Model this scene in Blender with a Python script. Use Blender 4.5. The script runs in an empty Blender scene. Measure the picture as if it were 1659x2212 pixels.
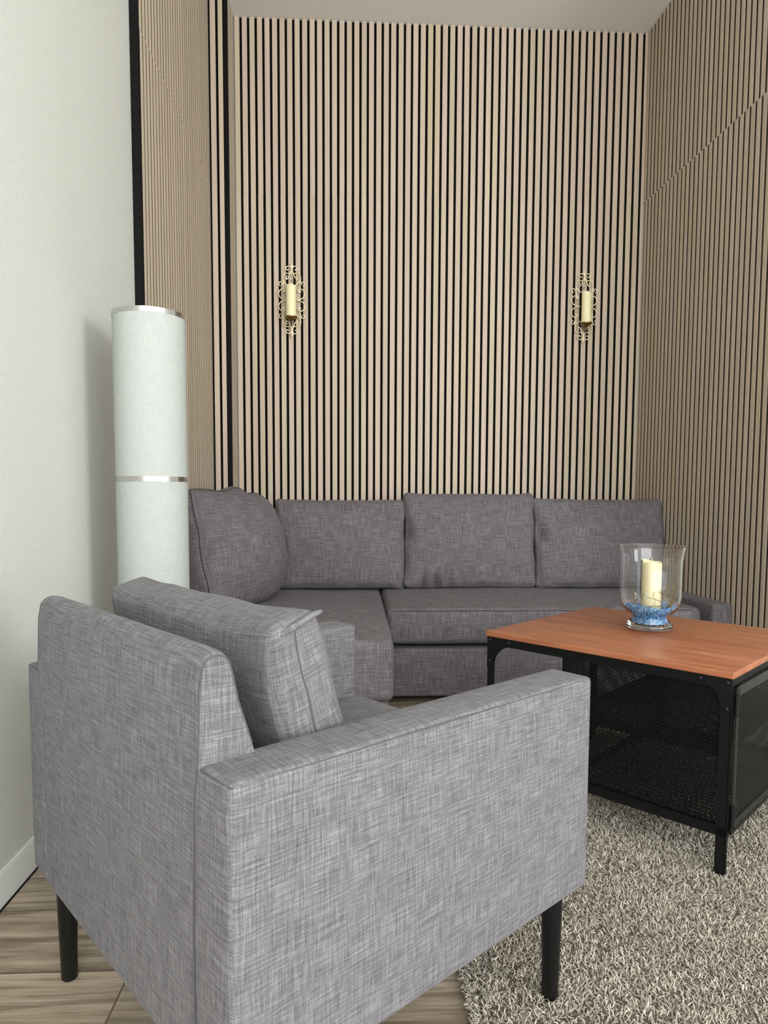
import bpy, bmesh, math, random
import numpy as np
from mathutils import Vector, Matrix, noise as mnoise
random.seed(7); RNG = np.random.default_rng(7)
S = bpy.context.scene; COL = S.collection
PI = math.pi

# ------------------------------------------------------------------ materials
def srgb(r, g, b):
    def c(v):
        v /= 255.0
        return v/12.92 if v <= .04045 else ((v+.055)/1.055)**2.4
    return (c(r), c(g), c(b), 1.0)

class NT:
    def __init__(s, name):
        s.m = bpy.data.materials.new(name); s.m.use_nodes = True
        s.t = s.m.node_tree; s.b = s.t.nodes['Principled BSDF']
    def n(s, typ, **kw):
        nd = s.t.nodes.new(typ)
        for k, v in kw.items():
            if k.startswith('_'): setattr(nd, k[1:], v)
            else: nd.inputs[k.replace('__', ' ')].default_value = v
        return nd
    def l(s, a, ao, b, bi): s.t.links.new(a.outputs[ao], b.inputs[bi])
    def mapping(s, src='Object', scale=(1, 1, 1), rot=(0, 0, 0)):
        tc = s.n('ShaderNodeTexCoord'); mp = s.n('ShaderNodeMapping')
        mp.inputs['Scale'].default_value = scale; mp.inputs['Rotation'].default_value = rot
        s.l(tc, src, mp, 'Vector'); return mp
    def noise(s, mp, scale=1, detail=2, rough=.5, dist=0):
        t = s.n('ShaderNodeTexNoise', Scale=scale, Detail=detail, Roughness=rough, Distortion=dist)
        s.l(mp, 'Vector', t, 'Vector'); return t
    def ramp(s, stops):
        r = s.n('ShaderNodeValToRGB'); e = r.color_ramp.elements
        while len(e) < len(stops): e.new(.5)
        for i, (p, c) in enumerate(stops): e[i].position = p; e[i].color = c
        return r
    def math(s, op, a=None, b=None, av=0.0, bv=0.0):
        m = s.n('ShaderNodeMath', _operation=op); m.inputs[0].default_value = av; m.inputs[1].default_value = bv
        if a: s.l(a[0], a[1], m, 0)
        if b: s.l(b[0], b[1], m, 1)
        return m
    def mix(s, fac, a, b, mode='MIX', facv=.5):
        m = s.n('ShaderNodeMix', _data_type='RGBA', _blend_type=mode); m.inputs[0].default_value = facv
        if fac: s.l(fac[0], fac[1], m, 0)
        for i, q in ((6, a), (7, b)):
            if isinstance(q, tuple) and len(q) == 2: s.l(q[0], q[1], m, i)
            else: m.inputs[i].default_value = q
        return m
    def bump(s, src, out, strength=.2, dist=.002):
        b = s.n('ShaderNodeBump', Strength=strength, Distance=dist)
        s.l(src, out, b, 'Height'); s.l(b, 'Normal', s.b, 'Normal'); return b
    def set(s, **kw):
        for k, v in kw.items(): s.b.inputs[k.replace('__', ' ')].default_value = v
        return s

def plain(name, col, rough=.5, metal=0.0, **kw):
    k = NT(name); k.set(Base__Color=col, Roughness=rough, Metallic=metal, **kw); return k.m

def fabric(name, dark, mid, light, fine=1.0):
    k = NT(name)
    a = k.noise(k.mapping('UV', (12*fine, 240*fine, 1)), 1, 5, .74)
    b = k.noise(k.mapping('UV', (240*fine, 14*fine, 1)), 1, 5, .74)
    c = k.noise(k.mapping('UV', (16, 16, 1)), 1, 2, .5)
    d = k.noise(k.mapping('UV', (900, 900, 1)), 1, 1, .5)
    s1 = k.math('ADD', (a, 0), (b, 0)); s2 = k.math('MULTIPLY', (s1, 0), None, bv=.5)
    s3 = k.math('MULTIPLY_ADD', (c, 0), None, bv=.06); k.l(s2, 0, s3, 2)
    s4 = k.math('MULTIPLY_ADD', (d, 0), None, bv=.24); k.l(s3, 0, s4, 2)
    s5 = k.math('SUBTRACT', (s4, 0), None, bv=.15)
    r = k.ramp([(.34, dark), (.5, mid), (.67, light)])
    k.l(s5, 0, r, 0); k.l(r, 0, k.b, 'Base Color')
    k.bump(s5, 0, .35, .0012)
    k.set(Roughness=.92, Specular__IOR__Level=.2, Sheen__Weight=.05, Sheen__Roughness=.5)
    return k.m

def mat_slat():
    k = NT('slat_oak_veneer')
    a = k.noise(k.mapping('Object', (190, 190, 2.2)), 1, 3, .6)
    b = k.noise(k.mapping('Object', (40, 40, 1.0)), 1, 2, .5)
    g = k.n('ShaderNodeNewGeometry')
    r1 = k.ramp([(.3, srgb(176, 160, 137)), (.7, srgb(204, 189, 168))])
    k.l(a, 0, r1, 0)
    r2 = k.ramp([(0, srgb(198, 183, 152)), (.35, srgb(206, 190, 170)), (.7, srgb(208, 187, 174)), (1, srgb(194, 179, 158))])
    k.l(g, 'Random Per Island', r2, 0)
    m = k.mix(None, (r1, 0), (r2, 0), 'MIX', .5)
    r3 = k.ramp([(.3, (.86, .86, .86, 1)), (.7, (1, 1, 1, 1))]); k.l(b, 0, r3, 0)
    m2 = k.mix(None, (m, 2), (r3, 0), 'MULTIPLY', 1.0)
    k.l(m2, 2, k.b, 'Base Color'); k.bump(a, 0, .12, .0008)
    k.set(Roughness=.55, Specular__IOR__Level=.35); return k.m

def mat_wallpaper():
    k = NT('white_textured_wallpaper')
    a = k.noise(k.mapping('Object', (140, 140, 90)), 1, 3, .6)
    r = k.ramp([(.3, srgb(194, 195, 188)), (.7, srgb(202, 203, 196))]); k.l(a, 0, r, 0)
    k.l(r, 0, k.b, 'Base Color'); k.bump(a, 0, .25, .0015); k.set(Roughness=.8, Specular__IOR__Level=.2); return k.m

def mat_floor():
    k = NT('greyed_oak_laminate')
    tc = k.n('ShaderNodeTexCoord'); sp = k.n('ShaderNodeSeparateXYZ'); k.l(tc, 'Object', sp, 0)
    # plank rows 0.2 m deep along y, joint lines at y = -2.663 + k*0.2
    yo = k.math('ADD', (sp, 'Y'), None, bv=2.663+4.01)
    row = k.math('DIVIDE', (yo, 0), None, bv=.2005); rf = k.math('FLOOR', (row, 0)); fr = k.math('FRACT', (row, 0))
    xo0 = k.math('MULTIPLY_ADD', (rf, 0), None, bv=.43); k.l(sp, 'X', xo0, 2); xo = k.math('ADD', (xo0, 0), None, bv=.60)
    # row just in front of the armchair has its end joint at x = 0.19
    xr = k.math('DIVIDE', (xo, 0), None, bv=1.28); xf = k.math('FRACT', (xr, 0)); xi = k.math('FLOOR', (xr, 0))
    pid = k.math('MULTIPLY_ADD', (rf, 0), None, bv=7.31); k.l(xi, 0, pid, 2)
    wn2 = k.n('ShaderNodeTexWhiteNoise', _noise_dimensions='1D'); k.l(pid, 0, wn2, 'W')
    cmb = k.n('ShaderNodeCombineXYZ'); 
    zz = k.math('MULTIPLY', (wn2, 0), None, bv=40.0)
    k.l(sp, 'X', cmb, 'X'); k.l(sp, 'Y', cmb, 'Y'); k.l(zz, 0, cmb, 'Z')
    mp = k.n('ShaderNodeMapping'); mp.inputs['Scale'].default_value = (2.2, 26, 1); k.l(cmb, 0, mp, 'Vector')
    grain = k.noise(mp, 1, 5, .62, 1.1)
    mp2 = k.n('ShaderNodeMapping'); mp2.inputs['Scale'].default_value = (8, 190, 1); k.l(cmb, 0, mp2, 'Vector')
    fine = k.noise(mp2, 1, 3, .6, .3)
    g2 = k.math('MULTIPLY_ADD', (fine, 0), None, bv=.45); k.l(grain, 0, g2, 2)
    g3 = k.math('SUBTRACT', (g2, 0), None, bv=.22)
    r = k.ramp([(.3, srgb(102, 90, 77)), (.48, srgb(147, 133, 115)), (.66, srgb(180, 166, 147))]); k.l(g3, 0, r, 0)
    tint = k.ramp([(0, (.84, .84, .84, 1)), (1, (1.05, 1.03, 1.0, 1))]); k.l(wn2, 0, tint, 0)
    m = k.mix(None, (r, 0), (tint, 0), 'MULTIPLY', 1.0)
    d1 = k.math('MINIMUM', (fr, 0), (k.math('SUBTRACT', None, (fr, 0), av=1.0), 0))
    s1 = k.math('LESS_THAN', (d1, 0), None, bv=.008)
    d2 = k.math('MINIMUM', (xf, 0), (k.math('SUBTRACT', None, (xf, 0), av=1.0), 0))
    s2 = k.math('LESS_THAN', (d2, 0), None, bv=.0012)
    sm = k.math('MAXIMUM', (s1, 0), (s2, 0))
    m2 = k.mix((sm, 0), (m, 2), srgb(84, 70, 58))
    k.l(m2, 2, k.b, 'Base Color'); k.bump(g3, 0, .15, .001); k.set(Roughness=.5); return k.m

def mat_tabletop():
    k = NT('stained_pine')
    a = k.noise(k.mapping('Object', (3.2, 42, 42)), 1, 4, .6, .8)
    b = k.noise(k.mapping('Object', (2.0, 9, 9)), 1, 2, .5, .4)
    r = k.ramp([(.3, srgb(136, 80, 52)), (.5, srgb(160, 100, 68)), (.7, srgb(176, 116, 82))]); k.l(a, 0, r, 0)
    r2 = k.ramp([(.3, (.86, .82, .8, 1)), (.6, (1, 1, 1, 1))]); k.l(b, 0, r2, 0)
    m = k.mix(None, (r, 0), (r2, 0), 'MULTIPLY', 1.0)
    last = (m, 2)
    tc = k.n('ShaderNodeTexCoord')
    for (x, y, rad) in ((-.568, .202, .017), (-.433, .067, .012), (-.591, .09, .008), (-.30, .36, .010)):   # small dark knots
        v = k.n('ShaderNodeVectorMath', _operation='SUBTRACT'); v.inputs[1].default_value = (x, y, .49); k.l(tc, 'Object', v, 0)
        sc = k.n('ShaderNodeVectorMath', _operation='MULTIPLY'); sc.inputs[1].default_value = (1/rad, 2.2/rad, 0); k.l(v, 0, sc, 0)
        ln = k.n('ShaderNodeVectorMath', _operation='LENGTH'); k.l(sc, 0, ln, 0)
        kr = k.ramp([(.15, (.42, .34, .3, 1)), (.9, (1, 1, 1, 1))]); k.l(ln, 1, kr, 0)
        mm = k.mix(None, last, (kr, 0), 'MULTIPLY', 1.0); last = (mm, 2)
    k.l(last[0], last[1], k.b, 'Base Color'); k.bump(a, 0, .06, .0006)
    k.set(Roughness=.38, Specular__IOR__Level=.45); return k.m

def mat_pile():
    k = NT('shaggy_wool_pile')
    g = k.n('ShaderNodeNewGeometry')
    r = k.ramp([(0, srgb(112, 105, 93)), (.2, srgb(172, 164, 150)), (.75, srgb(200, 192, 177)), (1, srgb(214, 208, 194))])
    k.l(g, 'Random Per Island', r, 0); k.l(r, 0, k.b, 'Base Color')
    k.set(Roughness=.95, Specular__IOR__Level=.1); return k.m

def mat_linen():
    k = NT('white_linen_shade')
    a = k.noise(k.mapping('UV', (30, 420, 1)), 1, 2, .6)
    b = k.noise(k.mapping('UV', (420, 30, 1)), 1, 2, .6)
    s = k.math('ADD', (a, 0), (b, 0))
    r = k.ramp([(.35, srgb(164, 168, 163)), (.65, srgb(178, 182, 177))]); h = k.math('MULTIPLY', (s, 0), None, bv=.5)
    k.l(h, 0, r, 0); k.l(r, 0, k.b, 'Base Color'); k.bump(h, 0, .12, .0006)
    k.set(Roughness=.85, Specular__IOR__Level=.15); return k.m

def mat_gravel():
    k = NT('blue_glass_gravel'); g = k.n('ShaderNodeNewGeometry')
    r = k.ramp([(0, srgb(40, 120, 190)), (.4, srgb(84, 165, 224)), (.75, srgb(130, 196, 240)), (1, srgb(205, 232, 248))])
    k.l(g, 'Random Per Island', r, 0); k.l(r, 0, k.b, 'Base Color'); k.set(Roughness=.25); return k.m

M = dict(
    slat=mat_slat(), slat_side=plain('slat_dark_side', srgb(66, 54, 42), .8), felt=plain('black_felt', (.004, .004, .004, 1), .95, 0, Specular__IOR__Level=.1),
    black_trim=plain('black_trim', (.005, .005, .005, 1), .7, 0, Specular__IOR__Level=.12),
    white=mat_wallpaper(), gloss_white=plain('white_skirting', srgb(212, 214, 210), .35), ceil=plain('ceiling_paint', srgb(226, 226, 220), .85),
    floor=mat_floor(), pile=mat_pile(), rugbase=plain('rug_backing', srgb(96, 86, 74), .95),
    sofa=fabric('dark_grey_weave', srgb(60, 56, 58), srgb(101, 96, 99), srgb(142, 137, 140)),
    chair=fabric('light_grey_weave', srgb(62, 60, 62), srgb(101, 99, 101), srgb(141, 139, 142), 1.45),
    seam_d=plain('dark_thread', srgb(56, 52, 53), .9), seam_c=plain('grey_thread', srgb(78, 75, 78), .9),
    leg=plain('black_lacquered_wood', (.006, .006, .006, 1), .4, 0, Specular__IOR__Level=.25), steel=plain('black_powder_coated_steel', (.005, .005, .005, 1), .5, 0, Specular__IOR__Level=.2),
    door_steel=plain('black_satin_steel', (.012, .012, .010, 1), .38, 0, Specular__IOR__Level=.4), rivet=plain('dark_rivet', (.03, .03, .03, 1), .35, .6),
    top=mat_tabletop(), linen=mat_linen(), chrome=plain('brushed_nickel', (.62, .61, .6, 1), .22, 1.0),
    brass=plain('champagne_gold_metal', srgb(238, 224, 188), .4, .3), bronze=plain('aged_brass', srgb(130, 100, 56), .4, .9),
    wax=plain('ivory_wax', srgb(240, 232, 188), .5, 0, Subsurface__Weight=.25, Subsurface__Radius=(.02, .015, .008), Subsurface__Scale=.5),
    wick=plain('wick', srgb(215, 205, 175), .8),
    glass=plain('clear_glass', (1, 1, 1, 1), .0, 0, Transmission__Weight=1.0, IOR=1.45), gravel=mat_gravel(),
    twig=plain('dried_twig', srgb(128, 108, 56), .8), winframe=plain('window_frame_white', srgb(235, 235, 235), .4),
)

# ------------------------------------------------------------------ mesh builder
class MB:
    def __init__(s): s.v = []; s.f = []; s.uv = []; s.mi = []
    def add(s, vs, fs, uvs=None, m=0):
        o = len(s.v); s.v += [tuple(p) for p in vs]
        for i, f in enumerate(fs):
            s.f.append(tuple(o+k for k in f)); s.mi.append(m)
            s.uv.append(uvs[i] if uvs else None)
        return s
    def box(s, lo, hi, m=0, fn=None):
        x0, y0, z0 = lo; x1, y1, z1 = hi
        vs = [(x0,y0,z0),(x1,y0,z0),(x1,y1,z0),(x0,y1,z0),(x0,y0,z1),(x1,y0,z1),(x1,y1,z1),(x0,y1,z1)]
        if fn: vs = [fn(*p) for p in vs]
        return s.add(vs, [(3,2,1,0),(4,5,6,7),(0,1,5,4),(1,2,6,5),(2,3,7,6),(3,0,4,7)], None, m)
    def rbox(s, lo, hi, r=.01, n=6, k=3, puff=(0, 0, 0), fn=None, m=0, uvo=None):
        lo = np.array(lo, float); hi = np.array(hi, float); c = (lo+hi)/2; h = (hi-lo)/2
        uvo = uvo or (random.random()*5, random.random()*5)
        ax = []
        for a in range(3):
            rr = min(r, h[a]*.98); b = h[a]-rr
            arc = [b + rr*math.tan(PI/4*(i+1)/k) for i in range(k)]
            nn = n if isinstance(n, int) else n[a]
            ax.append([-t for t in reversed(arc)] + list(np.linspace(-b, b, nn+1)) + arc)
        idx = {}; vs = []; fs = []; uvs = []
        def vert(p):
            key = tuple(round(q, 6) for q in p)
            if key in idx: return idx[key]
            p = np.array(p); inner = np.clip(p, -(h-r), h-r); inner = np.where(h-r > 0, inner, 0)
            d = p-inner; ln = np.linalg.norm(d); q = inner + d/ln*r if ln > 1e-9 else p
            t = p/h
            for a in range(3):
                if puff[a] and abs(abs(t[a])-1) < 1e-6:
                    o1, o2 = [t[i] for i in range(3) if i != a]
                    q[a] += math.copysign(1, t[a])*puff[a]*(1-abs(o1)**2.4)*(1-abs(o2)**2.4)
            q = q+c
            if fn: q = fn(*q)
            idx[key] = len(vs); vs.append(tuple(q)); return idx[key]
        for a in range(3):
            b1, b2 = [(1, 2), (0, 2), (0, 1)][a]
            for sg in (-1, 1):
                A, B = ax[b1], ax[b2]
                for i in range(len(A)-1):
                    for j in range(len(B)-1):
                        pts = []; uu = []
                        for (ii, jj) in ((i, j), (i+1, j), (i+1, j+1), (i, j+1)):
                            p = [0, 0, 0]; p[a] = sg*h[a]; p[b1] = A[ii]; p[b2] = B[jj]
                            pts.append(vert(p)); uu.append((A[ii]+uvo[0]+a*.37, B[jj]+uvo[1]+sg*.21))
                        flip = (sg < 0) != (a == 1)
                        if flip: pts.reverse(); uu.reverse()
                        fs.append(pts); uvs.append(uu)
        return s.add(vs, fs, uvs, m)
    def tube(s, pts, r, n=8, m=0, closed=False, caps=True, rad=None):
        P = [Vector(p) for p in pts]; L = len(P); rings = []; vs = []; nrm = None
        for i in range(L):
            a = P[(i-1) % L] if (closed or i > 0) else P[i]; b = P[(i+1) % L] if (closed or i < L-1) else P[i]
            t = (b-a).normalized()
            if nrm is None:
                nrm = t.orthogonal().normalized()
            else:
                nrm = (nrm - t*nrm.dot(t))
                nrm = nrm.normalized() if nrm.length > 1e-6 else t.orthogonal().normalized()
            bn = t.cross(nrm); rr = rad[i] if rad else r
            vs += [P[i] + (nrm*math.cos(2*PI*k/n) + bn*math.sin(2*PI*k/n))*rr for k in range(n)]
        fs = []; uvs = []
        for i in range(L if closed else L-1):
            j = (i+1) % L
            for k in range(n):
                fs.append((i*n+k, i*n+(k+1) % n, j*n+(k+1) % n, j*n+k))
                q = 2*PI*r/n; uvs.append([(i*.004, k*q), (i*.004, (k+1)*q), (i*.004+.004, (k+1)*q), (i*.004+.004, k*q)])
        if caps and not closed:
            fs.append(tuple(reversed(range(n)))); fs.append(tuple((L-1)*n+k for k in range(n))); uvs += [[(0, 0)]*n]*2
        return s.add(vs, fs, uvs, m)
    def lathe(s, prof, n=48, c=(0, 0, 0), m=0, closed=False, fn=None):
        vs = []; fs = []; uvs = []; L = len(prof)
        for (r, z) in prof:
            for k in range(n):
                a = 2*PI*k/n; q = (c[0]+r*math.cos(a), c[1]+r*math.sin(a), c[2]+z)
                vs.append(fn(*q) if fn else q)
        for i in range(L if closed else L-1):
            j = (i+1) % L
            for k in range(n):
                k2 = (k+1) % n
                fs.append((i*n+k, i*n+k2, j*n+k2, j*n+k))
                R0 = prof[i][0]; u0, u1 = k*2*PI/n*max(R0, .05), (k+1)*2*PI/n*max(R0, .05)
                uvs.append([(u0, prof[i][1]), (u1, prof[i][1]), (u1, prof[j][1]), (u0, prof[j][1])])
        return s.add(vs, fs, uvs, m)
    def prism(s, poly, axis, a0, a1, m=0):
        """extrude a 2-D polygon along an axis: 'x' poly=(y,z), 'y' poly=(x,z), 'z' poly=(x,y)"""
        n = len(poly); vs = []
        for a in (a0, a1):
            for (p, q) in poly:
                vs.append({'x': (a, p, q), 'y': (p, a, q), 'z': (p, q, a)}[axis])
        fs = [tuple(range(n)), tuple(reversed(range(n, 2*n)))]
        per = [0.0]
        for i in range(n):
            j = (i+1) % n; per.append(per[-1]+math.hypot(poly[j][0]-poly[i][0], poly[j][1]-poly[i][1]))
        uvs = [[(p, q) for p, q in poly], [(p+.7, q+.3) for p, q in reversed(poly)]]
        for i in range(n):
            j = (i+1) % n; fs.append((j, i, n+i, n+j))
            uvs.append([(a0, per[i+1]), (a0, per[i]), (a1, per[i]), (a1, per[i+1])])
        return s.add(vs, fs, uvs, m)
    def build(s, name, mats, parent=None, smooth=35, fix=False):
        me = bpy.data.meshes.new(name); me.from_pydata(s.v, [], s.f)
        for mm in (mats if isinstance(mats, (list, tuple)) else [mats]): me.materials.append(mm)
        me.polygons.foreach_set('material_index', s.mi)
        if any(u is not None for u in s.uv):
            uvl = me.uv_layers.new(name='UVMap'); flat = []
            for f, u in zip(s.f, s.uv):
                for i in range(len(f)): flat += list(u[i]) if u is not None else [0, 0]
            uvl.data.foreach_set('uv', flat)
        if fix:
            bm = bmesh.new(); bm.from_mesh(me); bmesh.ops.recalc_face_normals(bm, faces=bm.faces); bm.to_mesh(me); bm.free()
        if smooth:
            me.polygons.foreach_set('use_smooth', [True]*len(me.polygons))
            me.set_sharp_from_angle(angle=math.radians(smooth))
        me.update()
        o = bpy.data.objects.new(name, me); COL.objects.link(o)
        if parent: o.parent = parent
        return o

def tag(o, label=None, cat=None, group=None, kind=None):
    if label: o['label'] = label
    if cat: o['category'] = cat
    if group: o['group'] = group
    if kind: o['kind'] = kind
    return o
def thing(name, label, cat, loc=(0, 0, 0), rz=0, group=None):
    o = bpy.data.objects.new(name, None); COL.objects.link(o); o.location = loc; o.rotation_euler = (0, 0, rz); o.empty_display_size = .1
    return tag(o, label, cat, group)
def spline(pts, n=8):
    """Catmull-Rom through points"""
    P = [Vector(p) for p in pts]; out = []
    for i in range(len(P)-1):
        p0 = P[max(i-1, 0)]; p1 = P[i]; p2 = P[i+1]; p3 = P[min(i+2, len(P)-1)]
        for k in range(n):
            t = k/n
            out.append(.5*((2*p1) + (p2-p0)*t + (2*p0-5*p1+4*p2-p3)*t*t + (3*p1-p0-3*p2+p3)*t**3))
    out.append(P[-1]); return out

# ------------------------------------------------------------------ camera (solved from the wall slats)
F, YAW, PITCH, ROLL = 1502.628, -.0526666, -.0739138, .0051067
cam = bpy.data.cameras.new('camera'); co = bpy.data.objects.new('camera', cam); COL.objects.link(co)
fw = Vector((-math.sin(YAW)*math.cos(PITCH), math.cos(YAW)*math.cos(PITCH), math.sin(PITCH)))
rt = Vector((math.cos(YAW), math.sin(YAW), 0)); up = rt.cross(fw)
r2 = rt*math.cos(ROLL)+up*math.sin(ROLL); u2 = up*math.cos(ROLL)-rt*math.sin(ROLL)
mt = Matrix((r2, u2, -fw)).transposed().to_4x4(); mt.translation = Vector((.6136, -3.9429, .9001))
co.matrix_world = mt
cam.sensor_fit = 'VERTICAL'; cam.sensor_height = 24.0; cam.lens = F/2212*24.0
cam.shift_x = -(845.788-829.5)/2212; cam.shift_y = (1180.966-1106)/2212
cam.clip_start = .05
S.camera = co

# ------------------------------------------------------------------ the setting
CEIL = 3.4424; SEAM = 2.533
WX, WA = 2.2195, .0489        # right slat wall: front plane at the back corner, turn of the wall
def slats(name, A, d, nrm, length, gap0, parts, side=None, first=True):
    """acoustic slat panelling in one mesh: felt backing plus 27 mm slats on a 40 mm pitch"""
    mb = MB(); A = Vector((A[0], A[1], 0)); d = Vector((d[0], d[1], 0)).normalized(); nn = Vector((nrm[0], nrm[1], 0)).normalized()
    def W(s, h, z): return A + d*s + nn*h + Vector((0, 0, z))
    flip = d.cross(nn).z < 0
    def quadbox(s0, s1, h0, h1, z0, z1, m):
        vs = [W(s0,h0,z0),W(s1,h0,z0),W(s1,h1,z0),W(s0,h1,z0),W(s0,h0,z1),W(s1,h0,z1),W(s1,h1,z1),W(s0,h1,z1)]
        fs = [(3,2,1,0),(4,5,6,7),(0,1,5,4),(1,2,6,5),(2,3,7,6),(3,0,4,7)]
        mb.add(vs, [tuple(reversed(f)) for f in fs] if flip else fs, None, m)
    for (z0, z1, off) in parts:
        quadbox(0, length, -.022, -.012, z0, z1, 0)
        s = gap0+off-.0065-.04 + .013
        k = 0
        while s < length:
            a, b = max(s, 0), min(s+.027, length)
            if b-a > .003:
                j = (random.random()-.5)*.0008; a += j; b += j
                c = .0012; prof = [(a, -.0121), (b, -.0121), (b, -c), (b-c, 0), (a+c, 0), (a, -c)]
                vs = [W(p, h, z) for z in (z0+.0002, z1-.0002) for (p, h) in prof]
                n = 6; fs = [(i, (i+1) % n, n+(i+1) % n, n+i) for i in range(n)] + [tuple(reversed(range(n))), tuple(range(n, 2*n))]
                o = len(mb.v)
                for i, f in enumerate(fs):
                    pass
                ff = [tuple(reversed(f)) for f in fs] if flip else fs
                mb.v += [tuple(v) for v in vs]
                for i, f in enumerate(ff):
                    mb.f.append(tuple(o+q for q in f)); mb.uv.append(None)
                    mb.mi.append(2 if i in (1, 5) else 1)
            s += .04
    o = mb.build(name, [M['felt'], M['slat'], M['slat_side']], None, 0)
    return tag(o, kind='structure')
TOPZ = CEIL - .001
slats('wall_back', (-.036, 0), (1, 0), (0, -1), 2.2195+.036+.02, .036, [(.0, SEAM, 0), (SEAM, TOPZ, .0)])
slats('wall_right', (WX, 0), (math.sin(WA), -math.cos(WA)), (-1, -math.sin(WA)), 1.44, .0613, [(.0, SEAM, 0), (SEAM, TOPZ, -.0215)])
XS = -.1356                   # front plane of the left slat wall
slats('wall_left_slats', (XS, -.1876), (0, -1), (1, 0), 1.372-.1876, .0135, [(.0, SEAM-.02, 0), (SEAM-.02, TOPZ, .006)])
slats('wall_pillar', (XS, -.1876), (1, 0), (0, -1), .0786, .003+.0006, [(.0, SEAM-.02, 0), (SEAM-.02, TOPZ, .0)])
slats('wall_pillar_return', (-.04, -.1876), (0, 1), (1, 0), .1876, .036, [(.0, SEAM-.02, 0), (SEAM-.02, TOPZ, .0)])
b = MB().box((-.057, -.1886, 0), (-.0375, -.170, TOPZ)); tag(b.build('trim_1', M['black_trim'], None, 0), kind='structure')
b = MB().box((-.1585, -1.402, 0), (XS+.001, -1.3735, TOPZ)); b.box((XS-.004, -1.379, 0), (XS+.0022, -1.371, TOPZ)); tag(b.build('trim_2', M['black_trim'], None, 0), kind='structure')
# masonry behind the panels and the white wall
b = MB().box((-.4, -6.0, 0), (-.158, .3, CEIL)); tag(b.build('wall_left', M['white'], None, 0), kind='structure')
b = MB().box((-.1575, -.165, 0), (-.063, .02, CEIL)); b.box((-.158, .023, 0), (2.6, .3, CEIL)); tag(b.build('wall_back_masonry', M['white'], None, 0), kind='structure')
E1 = (WX+math.sin(WA)*1.435, -math.cos(WA)*1.435)
b = MB().add([(WX+.023, .02, 0), (E1[0]+.023, E1[1], 0), (E1[0]+.2, E1[1], 0), (WX+.2, .02, 0), (WX+.023, .02, CEIL), (E1[0]+.023, E1[1], CEIL), (E1[0]+.2, E1[1], CEIL), (WX+.2, .02, CEIL)],
             [(0,1,2,3),(7,6,5,4),(4,5,1,0),(5,6,2,1),(6,7,3,2),(7,4,0,3)])
b.box((E1[0]+.2, E1[1], 0), (4.3, E1[1]+.15, CEIL)); tag(b.build('wall_right_masonry', M['white'], None, 0), kind='structure')
b = MB().prism([(-.158, 0), (-.150, 0), (-.150, .070), (-.153, .078), (-.158, .078)], 'y', -6.0, -1.402); tag(MB().box((-.150, -6.0, 0), (-.1465, -1.402, .003)).build('trim_3', M['black_trim'], None, 0), kind='structure'); tag(b.build('baseboard_left', M['gloss_white'], None, 30, True), kind='structure')
b = MB().box((-.4, -6.0, -.1), (4.3, .3, 0)); tag(b.build('floor', M['floor'], None, 0), kind='structure')
b = MB().box((-.4, -6.0, CEIL), (4.3, .3, CEIL+.1)); tag(b.build('ceiling', M['ceil'], None, 0), kind='structure')
# window side of the room, beyond the right edge of the picture: daylight comes from here
XW = 4.1; WY0, WY1, WZ0, WZ1 = -5.9, -4.5, .75, 2.55
b = MB(); b.box((XW, -6.0, 0), (XW+.2, WY0, CEIL)); b.box((XW, WY1, 0), (XW+.2, E1[1]+.15, CEIL)); b.box((XW, WY0, 0), (XW+.2, WY1, WZ0)); b.box((XW, WY0, WZ1), (XW+.2, WY1, CEIL))
tag(b.build('wall_window_side', M['white'], None, 0), kind='structure')
wf = MB()
for (lo, hi) in (((XW+.06, WY0, WZ0), (XW+.12, WY0+.06, WZ1)), ((XW+.06, WY1-.06, WZ0), (XW+.12, WY1, WZ1)), ((XW+.06, WY0, WZ0), (XW+.12, WY1, WZ0+.06)), ((XW+.06, WY0, WZ1-.06), (XW+.12, WY1, WZ1))):
    wf.box(lo, hi)
wf2 = MB()  # unseen frame added around the rear fill light, not a known window
for (lo, hi) in (((-.36, -6.0, .62), (2.76, -5.96, .68)), ((-.36, -6.0, 2.92), (2.76, -5.96, 2.98)), ((-.36, -6.0, .68), (-.30, -5.96, 2.92)), ((2.70, -6.0, .68), (2.76, -5.96, 2.92))): wf2.box(lo, hi)
tag(wf2.build('rear_fill_frame', M['winframe'], None, 0), kind='structure')
tag(wf.build('window_1', M['winframe'], None, 0), kind='structure')

# ------------------------------------------------------------------ corner sofa
sofa = thing('corner_sofa', 'dark grey woven corner sofa with chaise along the slatted back wall', 'sofa', (1.0, -.6, 0))
def par(mb, name, mat, root, label=None, smooth=40, fix=False):
    o = mb.build(name, mat, root, smooth, fix)
    if label: o['label'] = label
    return o
def loc(root):   # world coordinates -> local of a root placed without rotation
    ox, oy, oz = root.location
    return lambda x, y, z: (x-ox, y-oy, z-oz)
L = loc(sofa)
def sag(x, y, z, amp=.004, sc=5.0):
    n = mnoise.noise(Vector((x*sc, y*sc, z*sc))); return n*amp
def fseat(x, y, z):
    if z > .35: z += sag(x, y, 0, .006, 4)
    y += sag(x, 0, z, .005, 5) if y < -.9 else 0
    return L(x, y, z)
mb = MB().rbox((.752, -1.0, .258), (2.135, -.17, .416), .028, (22, 14, 3), 3, (0, .006, .010), fseat); par(mb, 'seat_cushion', M['sofa'], sofa)
mb = MB().tube([L(.775+i*.0337, -.998+sag(.775+i*.0337, 0, .40, .004, 5), .405) for i in range(40)], .0016, 6); par(mb, 'seam', M['seam_d'], sofa)
mb = MB().rbox((.752, -.997, .030), (2.205, -.1, .240), .012, (10, 6, 3), 2, (0, .001, 0), lambda x, y, z: L(x+(math.sin(WA)*(-y) if x > 1.5 else 0), y, z)); par(mb, 'base', M['sofa'], sofa)
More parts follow.
